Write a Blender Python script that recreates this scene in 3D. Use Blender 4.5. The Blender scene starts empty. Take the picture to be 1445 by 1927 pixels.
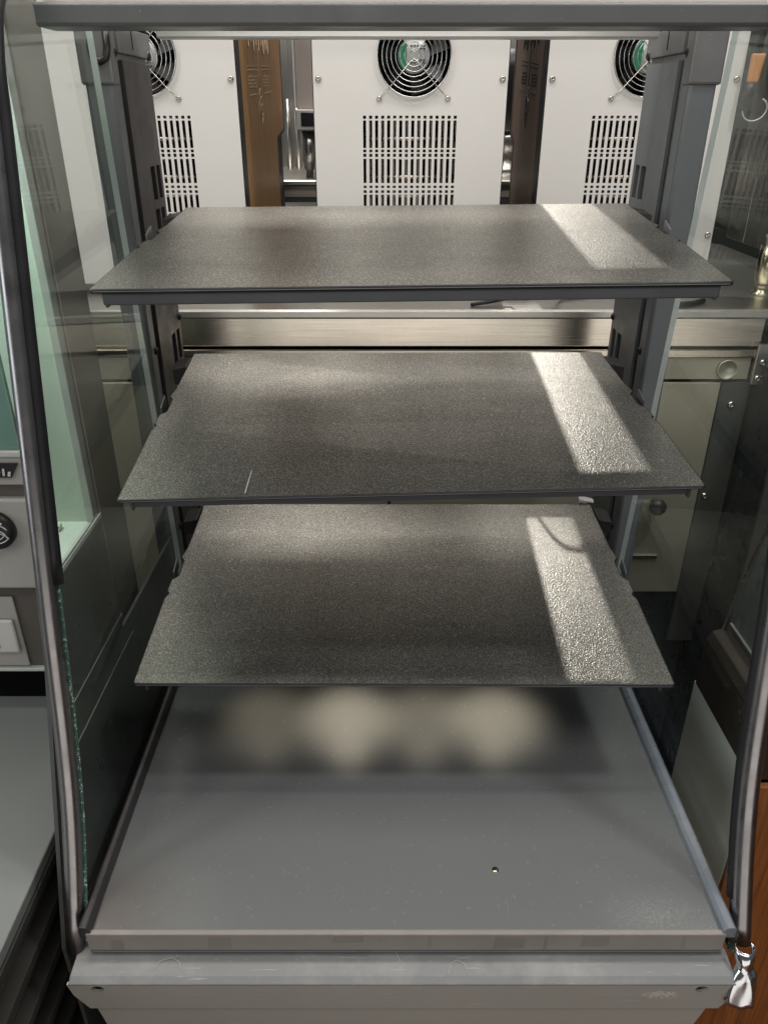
import bpy, bmesh, math, random
from mathutils import Vector, Matrix
random.seed(7)
S = bpy.context.scene
COL = S.collection
R = math.radians
FLOOR = -.86

# ------------------------------------------------------------------ materials
def new_mat(name):
    m = bpy.data.materials.new(name); m.use_nodes = True
    nt = m.node_tree
    return m, nt, nt.nodes['Principled BSDF']

def coords(nt, scale=(1, 1, 1)):
    tc = nt.nodes.new('ShaderNodeTexCoord'); mp = nt.nodes.new('ShaderNodeMapping')
    mp.inputs['Scale'].default_value = scale
    nt.links.new(tc.outputs['Object'], mp.inputs['Vector'])
    return mp.outputs['Vector']

def noise(nt, vec, scale, detail=4, rough=.55):
    n = nt.nodes.new('ShaderNodeTexNoise')
    n.inputs['Scale'].default_value = scale; n.inputs['Detail'].default_value = detail
    n.inputs['Roughness'].default_value = rough
    nt.links.new(vec, n.inputs['Vector'])
    return n.outputs['Fac']

def ramp(nt, fac, stops):
    r = nt.nodes.new('ShaderNodeValToRGB')
    while len(r.color_ramp.elements) < len(stops): r.color_ramp.elements.new(.5)
    for e, (p, c) in zip(r.color_ramp.elements, stops):
        e.position = p; e.color = (c, c, c, 1) if not isinstance(c, tuple) else (*c, 1)
    nt.links.new(fac, r.inputs['Fac'])
    return r.outputs['Color']

def mix(nt, fac, a, b, mode='MIX'):
    n = nt.nodes.new('ShaderNodeMix'); n.data_type = 'RGBA'; n.blend_type = mode
    for s, v in ((n.inputs['Factor'], fac), (n.inputs[6], a), (n.inputs[7], b)):
        if hasattr(v, 'links'): nt.links.new(v, s)
        elif isinstance(v, tuple): s.default_value = (*v, 1)
        else: s.default_value = v
    return n.outputs[2]

def bump(nt, bsdf, h, strength, dist):
    b = nt.nodes.new('ShaderNodeBump')
    b.inputs['Strength'].default_value = strength; b.inputs['Distance'].default_value = dist
    nt.links.new(h, b.inputs['Height']); nt.links.new(b.outputs['Normal'], bsdf.inputs['Normal'])

def specks(nt, vec, scale, size, density):
    """small irregular dust specks, 1 where a speck lies"""
    v = nt.nodes.new('ShaderNodeTexVoronoi'); v.inputs['Scale'].default_value = scale
    nt.links.new(vec, v.inputs['Vector'])
    a = ramp(nt, v.outputs['Distance'], [(0, 1.), (size, 0.)])
    sep = nt.nodes.new('ShaderNodeSeparateColor'); nt.links.new(v.outputs['Color'], sep.inputs[0])
    b = ramp(nt, sep.outputs[0], [(1 - density, 0.), (1 - density + .01, 1.)])
    return mix(nt, 1., a, b, 'MULTIPLY')

def metal_paint(name, col, rough=.4, var=.25, dust=0., dust_col=(.55, .54, .52), grain=0., spec=.5, metallic=0., scr=0.):
    m, nt, b = new_mat(name)
    v = coords(nt)
    f = noise(nt, v, 9, 6, .6)
    c = mix(nt, f, tuple(x * (1 - var) for x in col), tuple(x * (1 + var) for x in col))
    rr = ramp(nt, noise(nt, v, 23, 5, .6), [(.3, max(rough - .08, .03)), (.7, rough + .1)])
    if dust:
        cl = ramp(nt, noise(nt, v, 14, 5, .65), [(.48, 0.), (.8, dust)])
        c = mix(nt, cl, c, dust_col)
        sp = specks(nt, v, 260, .16, .03 + .05 * dust)
        c = mix(nt, sp, c, (.75, .74, .72))
    if scr:
        vs = coords(nt, (3, 60, 60))
        s1 = ramp(nt, noise(nt, vs, 9, 2, .5), [(.685, 0.), (.72, scr)])
        c = mix(nt, s1, c, (.6, .6, .6))
    nt.links.new(c, b.inputs['Base Color']); nt.links.new(rr, b.inputs['Roughness'])
    b.inputs['Specular IOR Level'].default_value = spec
    b.inputs['Metallic'].default_value = metallic
    if grain: bump(nt, b, noise(nt, v, 900, 2, .5), grain, .0006)
    return m

def brushed(name, col, rough=.3, direction='X', contrast=.25, metallic=1.):
    m, nt, b = new_mat(name)
    sc = {'X': (2, 120, 220), 'Z': (160, 160, 2), 'Y': (160, 2, 160)}[direction]
    v = coords(nt, sc)
    f = noise(nt, v, 3, 6, .7)
    v2 = coords(nt)
    g = noise(nt, v2, 6, 5, .6)
    c = mix(nt, f, tuple(x * (1 - contrast) for x in col), tuple(min(1, x * (1 + contrast)) for x in col))
    c = mix(nt, ramp(nt, g, [(.35, .55), (.65, 0.)]), c, tuple(x * .75 for x in col))
    nt.links.new(c, b.inputs['Base Color'])
    b.inputs['Metallic'].default_value = metallic
    rr = ramp(nt, f, [(.3, rough - .06), (.7, rough + .1)])
    nt.links.new(rr, b.inputs['Roughness'])
    bump(nt, b, f, .05, .0003)
    return m

def plain(name, col, rough=.5, metallic=0., spec=.5, var=.12, bumps=0., emit=None):
    m, nt, b = new_mat(name)
    v = coords(nt)
    f = noise(nt, v, 18, 5, .6)
    nt.links.new(mix(nt, f, tuple(x * (1 - var) for x in col), tuple(min(1, x * (1 + var)) for x in col)), b.inputs['Base Color'])
    nt.links.new(ramp(nt, noise(nt, v, 40, 4), [(.3, max(.02, rough - .06)), (.7, rough + .06)]), b.inputs['Roughness'])
    b.inputs['Metallic'].default_value = metallic; b.inputs['Specular IOR Level'].default_value = spec
    if bumps: bump(nt, b, noise(nt, v, 500, 3), bumps, .0006)
    return m

def glass_mat(name, tint=(.915, .935, .925), ior=1.5, smear=.06, refl=1.):
    m, nt, b = new_mat(name)
    nt.nodes.remove(b)
    out = nt.nodes['Material Output']
    tr = nt.nodes.new('ShaderNodeBsdfTransparent'); tr.inputs[0].default_value = (*tint, 1)
    gl = nt.nodes.new('ShaderNodeBsdfGlossy'); gl.inputs['Roughness'].default_value = .012
    gl.inputs['Color'].default_value = (.9 * refl, .95 * refl, .93 * refl, 1)
    lw = nt.nodes.new('ShaderNodeLayerWeight'); lw.inputs['Blend'].default_value = .5
    pw = nt.nodes.new('ShaderNodeMath'); pw.operation = 'POWER'; pw.inputs[1].default_value = 5.
    nt.links.new(lw.outputs['Facing'], pw.inputs[0])
    fr = nt.nodes.new('ShaderNodeMapRange'); fr.inputs['To Min'].default_value = .03; fr.inputs['To Max'].default_value = .55
    nt.links.new(pw.outputs[0], fr.inputs['Value'])
    mx = nt.nodes.new('ShaderNodeMixShader')
    nt.links.new(fr.outputs[0], mx.inputs[0]); nt.links.new(tr.outputs[0], mx.inputs[1]); nt.links.new(gl.outputs[0], mx.inputs[2])
    # thin film of dust and wipe marks on the pane
    v = coords(nt, (1, 1.6, .7))
    d = nt.nodes.new('ShaderNodeBsdfDiffuse'); d.inputs[0].default_value = (.62, .64, .62, 1)
    f = ramp(nt, noise(nt, v, 5, 6, .65), [(.60, 0.), (.85, smear * .5)])
    sp = specks(nt, coords(nt), 70, .035, .30)
    f2 = mix(nt, 1., f, sp, 'ADD')
    v3 = nt.nodes.new('ShaderNodeTexCoord'); mp = nt.nodes.new('ShaderNodeMapping')
    mp.inputs['Rotation'].default_value = (R(38), 0, 0); mp.inputs['Scale'].default_value = (1, 4, 60)
    nt.links.new(v3.outputs['Object'], mp.inputs['Vector'])
    sc = ramp(nt, noise(nt, mp.outputs['Vector'], 2.4, 2, .5), [(.735, 0.), (.76, .14)])
    f2 = mix(nt, 1., f2, sc, 'ADD')
    m2 = nt.nodes.new('ShaderNodeMixShader')
    nt.links.new(f2, m2.inputs[0]); nt.links.new(mx.outputs[0], m2.inputs[1]); nt.links.new(d.outputs[0], m2.inputs[2])
    nt.links.new(m2.outputs[0], out.inputs[0])
    return m

def shelf_mat():
    m, nt, b = new_mat('worn_powder_coat')
    v = coords(nt)
    f = noise(nt, v, 7, 6, .65)
    c = mix(nt, ramp(nt, f, [(.3, 0.), (.72, 1.)]), (.34, .328, .300), (.42, .406, .371))
    # rubbed dark smudges, pale wiped dust
    sm = ramp(nt, noise(nt, coords(nt, (1, 2.4, 1)), 9, 3, .5), [(.55, 0.), (.80, .5)])
    c = mix(nt, sm, c, (.19, .183, .17))
    wp = ramp(nt, noise(nt, coords(nt, (9, 1, 1)), 3.2, 4, .6), [(.50, 0.), (.85, .3)])
    c = mix(nt, wp, c, (.60, .57, .50))
    gv = noise(nt, v, 620, 1, .5)  # grain; its glints are painted in below as dark and near-white specks
    c = mix(nt, ramp(nt, gv, [(.38, .40), (.54, 0.)]), c, (.10, .097, .088))
    c = mix(nt, ramp(nt, gv, [(.54, 0.), (.68, .50)]), c, (1., .97, .90))
    nt.links.new(c, b.inputs['Base Color'])
    nt.links.new(ramp(nt, noise(nt, v, 11, 5, .6), [(.3, .29), (.7, .35)]), b.inputs['Roughness'])
    b.inputs['Metallic'].default_value = .93
    bump(nt, b, gv, .6, .0007)
    return m

def wood_mat(name, c1, c2):
    m, nt, b = new_mat(name)
    v = coords(nt, (30, 26, 1.4))
    f = noise(nt, v, 3, 8, .65)
    v2 = coords(nt, (90, 110, 3))
    g = noise(nt, v2, 3, 4, .6)
    c = mix(nt, ramp(nt, f, [(.32, 0.), (.68, 1.)]), c1, c2)
    c = mix(nt, ramp(nt, g, [(.35, .5), (.55, 0.)]), c, tuple(x * .45 for x in c1))
    nt.links.new(c, b.inputs['Base Color']); b.inputs['Roughness'].default_value = .45
    bump(nt, b, g, .15, .0006)
    return m

def floor_mat():
    m, nt, b = new_mat('brown_floor_boards')
    v = coords(nt, (3, 34, 1))
    f = noise(nt, v, 2, 8, .7)
    c = mix(nt, ramp(nt, f, [(.3, 0.), (.7, 1.)]), (.085, .028, .010), (.19, .070, .025))
    br = nt.nodes.new('ShaderNodeTexBrick')
    br.inputs['Scale'].default_value = 1; br.inputs['Brick Width'].default_value = 1.1
    br.inputs['Row Height'].default_value = .12; br.inputs['Mortar Size'].default_value = .003
    nt.links.new(coords(nt), br.inputs['Vector'])
    c = mix(nt, ramp(nt, br.outputs['Fac'], [(0, 0.), (1, .8)]), c, (.015, .006, .003))
    nt.links.new(c, b.inputs['Base Color']); b.inputs['Roughness'].default_value = .38
    return m

M = {}
M['frame'] = metal_paint('grey_frame_paint', (.155, .158, .160), .42, .10, dust=.10, grain=.10)
M['post'] = metal_paint('grey_post_paint', (.165, .180, .192), .38, .10, grain=.08)
M['post_dark'] = metal_paint('dark_insert_paint', (.040, .036, .038), .36, .15)
def deck_mat():
    m, nt, b = new_mat('grey_deck_paint')
    v = coords(nt)
    c = mix(nt, noise(nt, v, 3, 3, .5), (.175, .183, .183), (.19, .198, .198))
    # dust settled along the front right corner, pale specks, rusty tint at the front left
    tc = nt.nodes.new('ShaderNodeTexCoord')
    def blob(loc, sc):
        mp = nt.nodes.new('ShaderNodeMapping'); mp.vector_type = 'TEXTURE'
        mp.inputs['Location'].default_value = (loc[0] - .025, loc[1] - .75, -FLOOR); mp.inputs['Scale'].default_value = sc
        nt.links.new(tc.outputs['Object'], mp.inputs['Vector'])
        g = nt.nodes.new('ShaderNodeTexGradient'); g.gradient_type = 'SPHERICAL'; nt.links.new(mp.outputs['Vector'], g.inputs['Vector'])
        return g.outputs['Fac']
    gr = ramp(nt, noise(nt, v, 420, 3, .6), [(.45, .25), (.68, 1.)])
    d = mix(nt, 1., ramp(nt, blob((.27, .475), (.065, .040, .05)), [(0, 0.), (1., .36)]), gr, 'MULTIPLY')
    c = mix(nt, d, c, (.6, .59, .57))
    c = mix(nt, ramp(nt, blob((-.25, .47), (.09, .10, .05)), [(0, 0.), (1., .35)]), c, (.16, .10, .075))
    sp = specks(nt, v, 80, .017, .035); c = mix(nt, ramp(nt, sp, [(.1, 0.), (.6, .6)]), c, (.7, .69, .67))
    sp2 = specks(nt, v, 30, .14, .05); c = mix(nt, ramp(nt, sp2, [(.0, 0.), (1., .16)]), c, (.4, .4, .39))
    vs = coords(nt, (40, 5, 5))
    sc = ramp(nt, noise(nt, vs, 5, 2, .5), [(.74, 0.), (.77, .12)]); c = mix(nt, sc, c, (.5, .5, .5))
    nt.links.new(c, b.inputs['Base Color'])
    nt.links.new(ramp(nt, noise(nt, v, 160, 3, .5), [(.3, .245), (.7, .275)]), b.inputs['Roughness'])
    b.inputs['Specular IOR Level'].default_value = .75; b.inputs['Metallic'].default_value = .10
    return m
M['deck'] = deck_mat()
M['sill'] = metal_paint('grey_sill_paint', (.215, .22, .222), .36, .10, dust=.40, scr=.35)
M['apron'] = metal_paint('grey_apron_paint', (.40, .39, .36), .42, .08, dust=.08, scr=.30)
def apron_scuffs(m, centre, rad):
    nt = m.node_tree; b = nt.nodes['Principled BSDF']
    src = b.inputs['Base Color'].links[0].from_socket
    tc = nt.nodes.new('ShaderNodeTexCoord'); mp = nt.nodes.new('ShaderNodeMapping'); mp.vector_type = 'TEXTURE'
    mp.inputs['Location'].default_value = centre; mp.inputs['Scale'].default_value = rad
    nt.links.new(tc.outputs['Object'], mp.inputs['Vector'])
    g = nt.nodes.new('ShaderNodeTexGradient'); g.gradient_type = 'SPHERICAL'; nt.links.new(mp.outputs['Vector'], g.inputs['Vector'])
    v = coords(nt, (1, 1, 1.6))
    n = noise(nt, v, 330, 4, .6)
    a = nt.nodes.new('ShaderNodeMath'); a.operation = 'MULTIPLY_ADD'; a.inputs[1].default_value = .35
    nt.links.new(g.outputs['Fac'], a.inputs[0]); nt.links.new(n, a.inputs[2])
    f = ramp(nt, a.outputs[0], [(.66, 0.), (.70, .85)])
    gm = ramp(nt, g.outputs['Fac'], [(.0, 0.), (.12, 1.)])
    f = mix(nt, 1., f, gm, 'MULTIPLY')
    nt.links.new(mix(nt, f, src, (.62, .60, .57)), b.inputs['Base Color'])
apron_scuffs(M['apron'], (.262 - .025, .4305 - .75, -.048 - FLOOR), (.024, .02, .009))
M['rail'] = metal_paint('pale_rail_paint', (.20, .225, .26), .28, .10, dust=.2)
M['alu'] = brushed('satin_aluminium', (.80, .80, .80), .42, 'X', .08, .45)
M['glass_edge_pale'] = plain('pale_glass_edge', (.60, .67, .65), .2, spec=.8)
M['tape'] = metal_paint('taped_edge', (.30, .27, .25), .6, .25, dust=.18)
M['glue'] = metal_paint('old_glue', (.262, .236, .219), .7, .3)
M['shelf'] = shelf_mat()
M['shelf_edge'] = metal_paint('shelf_edge_paint', (.21, .21, .22), .34, .15, dust=.15)
M['shelf_under'] = metal_paint('shelf_lip_paint', (.085, .092, .102), .45, .1)
M['glass'] = glass_mat('clear_glass')
def chipped_edge():
    m, nt, b = new_mat('chipped_glass_edge')
    v = coords(nt)
    c = mix(nt, noise(nt, v, 60, 4, .6), (.030, .085, .062), (.085, .20, .15))
    ch = ramp(nt, noise(nt, v, 330, 4, .7), [(.56, 0.), (.62, 1.)])
    c = mix(nt, ch, c, (.70, .80, .76))
    nt.links.new(c, b.inputs['Base Color']); b.inputs['Roughness'].default_value = .22
    bump(nt, b, noise(nt, v, 420, 3, .6), .9, .0012)
    return m
M['glass_edge'] = chipped_edge()
M['chrome_tube'] = plain('dull_chrome', (.30, .288, .292), .30, 1., var=.15)
M['chrome'] = plain('bright_crumpled_chrome', (.62, .63, .66), .16, 1., var=.05)
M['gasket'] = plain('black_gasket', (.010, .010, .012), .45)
M['black'] = plain('black_plastic', (.012, .012, .013), .4)
M['hole'] = plain('dark_hole', (.004, .004, .004), .9, spec=.1)
M['panel'] = metal_paint('white_panel_paint', (.74, .715, .68), .42, .03, grain=.05)
M['inside'] = plain('dark_machine_inside', (.010, .010, .010), .5)
M['fin'] = plain('condenser_fin', (.42, .36, .32), .25, 1., var=.5)
M['wire'] = plain('bright_wire', (.80, .79, .77), .2, 1.)
M['screw'] = plain('screw_steel', (.55, .53, .50), .25, 1.)
M['green'] = plain('green_sticker', (.03, .28, .14), .4)
M['silver'] = plain('silver_sticker', (.62, .62, .60), .35, .3, var=.3)
M['wood'] = wood_mat('brown_side_board', (.36, .175, .062), (.56, .30, .11))
M['wood_dark'] = wood_mat('dark_side_board', (.22, .14, .105), (.34, .22, .17))
M['engr_pale'] = plain('pale_engraving', (.62, .46, .30), .6)
M['engr_dark'] = plain('burnt_engraving', (.018, .012, .010), .7)
M['steel'] = brushed('brushed_steel', (.66, .60, .52), .20, 'X', .07)
M['steel_v'] = brushed('brushed_steel_upright', (.50, .48, .45), .30, 'Z')
M['steel_dull'] = brushed('dull_steel_door', (.58, .55, .43), .38, 'X', .08, .55)
M['steel_top'] = brushed('worn_steel_top', (.60, .58, .54), .33, 'X', .2)
M['brass'] = plain('brassy_leg', (.52, .47, .33), .24, 1., var=.2)
M['floor'] = floor_mat()
M['stand_wood'] = wood_mat('orange_brown_wood', (.26, .085, .022), (.42, .15, .042))
M['mint'] = plain('mint_white_lining', (.64, .73, .64), .5, var=.05)
M['taupe'] = brushed('taupe_steel', (.40, .375, .345), .42, 'Z', .12, .75)
M['pale_trim'] = plain('pale_trim', (.55, .57, .54), .4)
M['teal'] = plain('teal_tinted_glass', (.17, .30, .26), .12, spec=.7)
M['fascia'] = plain('warm_white_fascia', (.40, .385, .36), .45, var=.05)
M['fascia_dark'] = plain('taupe_recess', (.105, .093, .083), .5, var=.06)
M['white'] = plain('white_plastic', (.62, .61, .58), .4, var=.06)
M['ctr_top'] = metal_paint('grey_laminate_top', (.215, .228, .222), .5, .05)
M['dark_side'] = metal_paint('dark_cabinet_side', (.080, .087, .083), .34, .15, spec=.6)
M['louver'] = plain('dark_louvre', (.055, .054, .048), .32, spec=.7)
M['navy'] = plain('navy_black_paint', (.022, .028, .037), .3)
M['pale_side'] = metal_paint('pale_grey_side', (.78, .78, .71), .5, .05)
M['leather'] = metal_paint('worn_brown_edge', (.026, .018, .014), .42, .35, dust=.15, dust_col=(.2, .14, .1))
M['grey_glass'] = plain('grey_green_panel', (.20, .245, .23), .3, var=.2)
M['orange'] = plain('orange_plastic', (.55, .24, .07), .4)
M['rubber'] = plain('black_cable_rubber', (.014, .014, .015), .5)
M['backwall'] = plain('beige_wall', (.42, .38, .33), .7)
M['screen'] = plain('dark_screen', (.02, .022, .03), .1)
M['pinkgrey'] = plain('pinkish_grey_steel', (.50, .44, .40), .35, .4, var=.1)
M['cream'] = plain('cream_top_board', (.88, .83, .75), .45, var=.03)
M['scuff'] = plain('pale_scuff', (.62, .60, .56), .6)

# ------------------------------------------------------------------ mesh building
class MB:
    def __init__(self): self.bm = bmesh.new(); self.mats = []
    def mi(self, m):
        if m is None: return 0
        if m not in self.mats: self.mats.append(m)
        return self.mats.index(m)
    def face(self, vs, m=None):
        f = self.bm.faces.new([self.bm.verts.new(v) for v in vs]); f.material_index = self.mi(m); return f
    def box(self, x0, x1, y0, y1, z0, z1, m=None):
        return self.hexa([(x0, y0, z0), (x1, y0, z0), (x1, y1, z0), (x0, y1, z0), (x0, y0, z1), (x1, y0, z1), (x1, y1, z1), (x0, y1, z1)], m)
    def hexa(self, p, m=None):
        v = [self.bm.verts.new(q) for q in p]; k = self.mi(m)
        for q in ((3, 2, 1, 0), (4, 5, 6, 7), (0, 1, 5, 4), (1, 2, 6, 5), (2, 3, 7, 6), (3, 0, 4, 7)):
            self.bm.faces.new([v[i] for i in q]).material_index = k
        return self
    def prism(self, poly, vec, m=None, mside=None):
        """poly: 3D points of a flat outline, extruded along vec"""
        a = [self.bm.verts.new(q) for q in poly]; b = [self.bm.verts.new(Vector(q) + Vector(vec)) for q in poly]
        k = self.mi(m); ks = self.mi(mside) if mside else k
        self.bm.faces.new(a).material_index = k; self.bm.faces.new(b[::-1]).material_index = k
        n = len(a)
        for i in range(n):
            self.bm.faces.new([a[i], b[i], b[(i + 1) % n], a[(i + 1) % n]]).material_index = ks
        return self
    def tube(self, pts, r, n=10, m=None, closed=False, caps=True, flat=1.):
        pts = [Vector(p) for p in pts]; k = self.mi(m); rings = []
        N = len(pts); up = None
        for i, p in enumerate(pts):
            if closed: t = pts[(i + 1) % N] - pts[i - 1]
            else: t = pts[min(i + 1, N - 1)] - pts[max(i - 1, 0)]
            t.normalize()
            if up is None:
                up = t.orthogonal().normalized()
            else:
                up = (up - t * up.dot(t)).normalized()
            sd = t.cross(up)
            rr = r[i] if isinstance(r, (list, tuple)) else r
            rings.append([self.bm.verts.new(p + (up * math.cos(a) * flat + sd * math.sin(a)) * rr) for a in [2 * math.pi * j / n for j in range(n)]])
        rng = range(N) if closed else range(N - 1)
        for i in rng:
            a, b = rings[i], rings[(i + 1) % N]
            for j in range(n):
                f = self.bm.faces.new([a[j], a[(j + 1) % n], b[(j + 1) % n], b[j]]); f.material_index = k; f.smooth = True
        if caps and not closed:
            self.bm.faces.new(rings[0][::-1]).material_index = k; self.bm.faces.new(rings[-1]).material_index = k
        return self
    def lathe(self, c, axis, prof, n=24, m=None, caps=True):
        """prof: (radius, height along axis)"""
        c = Vector(c); ax = Vector(axis).normalized(); u = ax.orthogonal().normalized(); w = ax.cross(u); k = self.mi(m)
        rings = [[self.bm.verts.new(c + ax * h + (u * math.cos(2 * math.pi * j / n) + w * math.sin(2 * math.pi * j / n)) * max(r, 1e-5)) for j in range(n)] for r, h in prof]
        for a, b in zip(rings, rings[1:]):
            for j in range(n):
                f = self.bm.faces.new([a[j], a[(j + 1) % n], b[(j + 1) % n], b[j]]); f.material_index = k; f.smooth = True
        if caps: self.bm.faces.new(rings[0][::-1]).material_index = k; self.bm.faces.new(rings[-1]).material_index = k
        return self
    def build(self, name, mat=None, parent=None, bevel=0., seg=2, origin=None):
        me = bpy.data.meshes.new(name)
        off = parent_loc(parent) if parent else Vector(origin or (0, 0, 0))
        bmesh.ops.recalc_face_normals(self.bm, faces=self.bm.faces)
        bmesh.ops.translate(self.bm, verts=self.bm.verts, vec=-off)
        self.bm.to_mesh(me); self.bm.free()
        for m in (self.mats or [mat]): me.materials.append(M[m])
        o = bpy.data.objects.new(name, me); COL.objects.link(o)
        if parent: o.parent = parent
        else: o.location = off
        if bevel:
            b = o.modifiers.new('bevel', 'BEVEL'); b.width = bevel; b.segments = seg; b.limit_method = 'ANGLE'; b.angle_limit = R(35)
            b.harden_normals = False
        return o

def parent_loc(p):
    v = Vector((0, 0, 0))
    while p: v += p.location; p = p.parent
    return v

def thing(name, loc, label, cat, group=None):
    o = bpy.data.objects.new(name, None); COL.objects.link(o); o.location = loc; o.empty_display_size = .05
    return tag(o, label, cat, group)
def tag(o, label, cat, group=None, kind=None):
    if label: o['label'] = label
    if cat: o['category'] = cat
    if group: o['group'] = group
    if kind: o['kind'] = kind
    return o
def box(name, mat, parent, x0, x1, y0, y1, z0, z1, bevel=.001, label=None):
    o = MB().box(x0, x1, y0, y1, z0, z1).build(name, mat, parent, bevel)
    if label: o['label'] = label
    return o
def screw(parent, p, axis, r=.0045, mat='screw'):
    b = MB().lathe(p, axis, [(r * 1.25, 0), (r * 1.2, r * .25), (r * .95, r * .6), (r * .5, r * .85), (r * .42, r * .5), (0, r * .5)], 14)
    return b.build('screw', mat, parent)

# ================================================================== the display case
case = thing('display_case', (.025, .75, FLOOR), 'grey open-front display case with three dark shelves between glass side panels', 'display case')
XL, XR = -.302, .352          # glass planes
# deck and its surroundings
dk = MB()
hx, hy, hr = .118, .528, .0035
n = 16
ring = [(hx + hr * math.cos(2 * math.pi * i / n), hy + hr * math.sin(2 * math.pi * i / n)) for i in range(n)]
rect = (-.275, .323, .462, 1.20)
def edge_pt(a):
    dx, dy = math.cos(a), math.sin(a); t = 1e9
    if dx > 1e-6: t = min(t, (rect[1] - hx) / dx)
    if dx < -1e-6: t = min(t, (rect[0] - hx) / dx)
    if dy > 1e-6: t = min(t, (rect[3] - hy) / dy)
    if dy < -1e-6: t = min(t, (rect[2] - hy) / dy)
    return (hx + dx * t, hy + dy * t)
angs = sorted(set([2 * math.pi * i / n for i in range(n)] + [math.atan2(y - hy, x - hx) % (2 * math.pi) for x in rect[:2] for y in rect[2:]]))
for a, b in zip(angs, angs[1:] + [angs[0] + 2 * math.pi]):
    dk.face([(hx + hr * math.cos(a), hy + hr * math.sin(a), 0), (*edge_pt(a), 0), (*edge_pt(b), 0), (hx + hr * math.cos(b), hy + hr * math.sin(b), 0)], 'deck')
    dk.face([(hx + hr * math.cos(a), hy + hr * math.sin(a), 0), (hx + hr * math.cos(b), hy + hr * math.sin(b), 0), (hx + hr * math.cos(b), hy + hr * math.sin(b), -.004), (hx + hr * math.cos(a), hy + hr * math.sin(a), -.004)], 'deck')
bmesh.ops.remove_doubles(dk.bm, verts=dk.bm.verts, dist=1e-5)
dk.build('deck', None, case)
MB().lathe((hx, hy, -.0062), (0, 0, 1), [(.0045, 0), (.0045, .0035), (.002, .005), (0, .0052)], 14).build('screw', 'brass', case)['label'] = 'brass screw sunk in the deck hole'
box('deck_underside', 'hole', case, -.272, .32, .470, 1.19, -.022, -.010, 0)
# deck front edge with old tape
tp = MB(); tp.box(-.277, .326, .4560, .4615, -.0215, .0025)
strip = tp.build('front_edge_strip', 'tape', case, .0012)
for x, w, h0, h1 in ((-.163, .022, -.019, -.001), (-.045, .030, -.010, .000), (.045, .004, -.018, -.001), (.107, .030, -.019, -.002), (.155, .003, -.02, .0), (.19, .027, -.016, .000), (.285, .004, -.018, -.001), (-.255, .012, -.02, -.006)):
    gl = MB(); gl.prism([(x, .4558, h0), (x + w, .4558, h0 + .001), (x + w * .98, .4558, h1), (x + w * .05, .4558, h1 + .001)], (0, .0015, 0))
    gl.build('glue_residue', 'glue', strip)
MB().box(-.276, .325, .4560, .4600, -.0245, -.0225).build('strip_lower_edge', 'shelf_edge', case)
# side rails of the deck
for s, x0, x1, mt, lb in ((0, -.2835, -.2725, 'post_dark', None), (1, .3225, .3345, 'rail', 'pale blue-grey rail along the deck')):
    b = MB()
    xi, xo = (x1, x0) if s == 0 else (x0, x1)
    sg = -1 if s == 0 else 1
    b.prism([(xi, .457, -.004), (xi, .457, .006), (xi + sg * .003, .457, .010), (xo - sg * .003, .457, .011), (xo, .457, .008), (xo, .457, -.004)], (0, .73, 0))
    o = b.build('side_rail', mt, case, .0008)
    if lb: o['label'] = lb
# base: sill, apron, plinth
sl = MB()
sl.prism([(-.290, .470, -.0300), (-.290, .470, -.0265), (-.290, .436, -.0290), (-.290, .430, -.0325), (-.290, .430, -.0345)], (.622, 0, 0))
sl.build('sill', 'sill', case, .0008)
ap = MB()
pl_ = [(-.292, -.0335), (.330, -.0335), (.331, -.055), (.322, -.0705), (-.276, -.0705), (-.288, -.050)]
# apron outline with a bolt hole at each end
def holed(b, outline, holes, y, th):
    """flat outline in x,z with round holes, as a plate of thickness th"""
    bm = b.bm; edges = []
    def loop(pts):
        vs = [bm.verts.new((x, y, z)) for x, z in pts]
        return [bm.edges.new((vs[i], vs[(i + 1) % len(vs)])) for i in range(len(vs))]
    edges += loop(outline)
    for cx, cz, rx, rz in holes:
        edges += loop([(cx + rx * math.cos(2 * math.pi * i / 14), cz + rz * math.sin(2 * math.pi * i / 14)) for i in range(14)])
    r = bmesh.ops.triangle_fill(bm, use_beauty=True, use_dissolve=False, edges=edges)
    fs = [f for f in r['geom'] if isinstance(f, bmesh.types.BMFace)]
    e = bmesh.ops.extrude_face_region(bm, geom=fs)
    bmesh.ops.translate(bm, verts=[v for v in e['geom'] if isinstance(v, bmesh.types.BMVert)], vec=(0, th, 0))
holed(ap, pl_, [(-.264, -.0405, .0062, .0045), (.301, -.0405, .0062, .0045)], .4305, .003)
apron = ap.build('apron', 'apron', case)
for x in (-.264, .301):
    MB().lathe((x, .4375, -.0405), (0, 1, 0), [(.010, 0), (.010, .02), (.0, .0201)], 14).build('bolt_hole', 'hole', case)
pb = MB(); pb.prism([(-.272, .433, -.0712), (.314, .433, -.0712), (.300, .433, -.125), (.300, .433, FLOOR + .02), (-.262, .433, FLOOR + .02), (-.262, .433, -.125)], (0, .66, 0))
pb.build('plinth', 'apron', case, .001)
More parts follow.
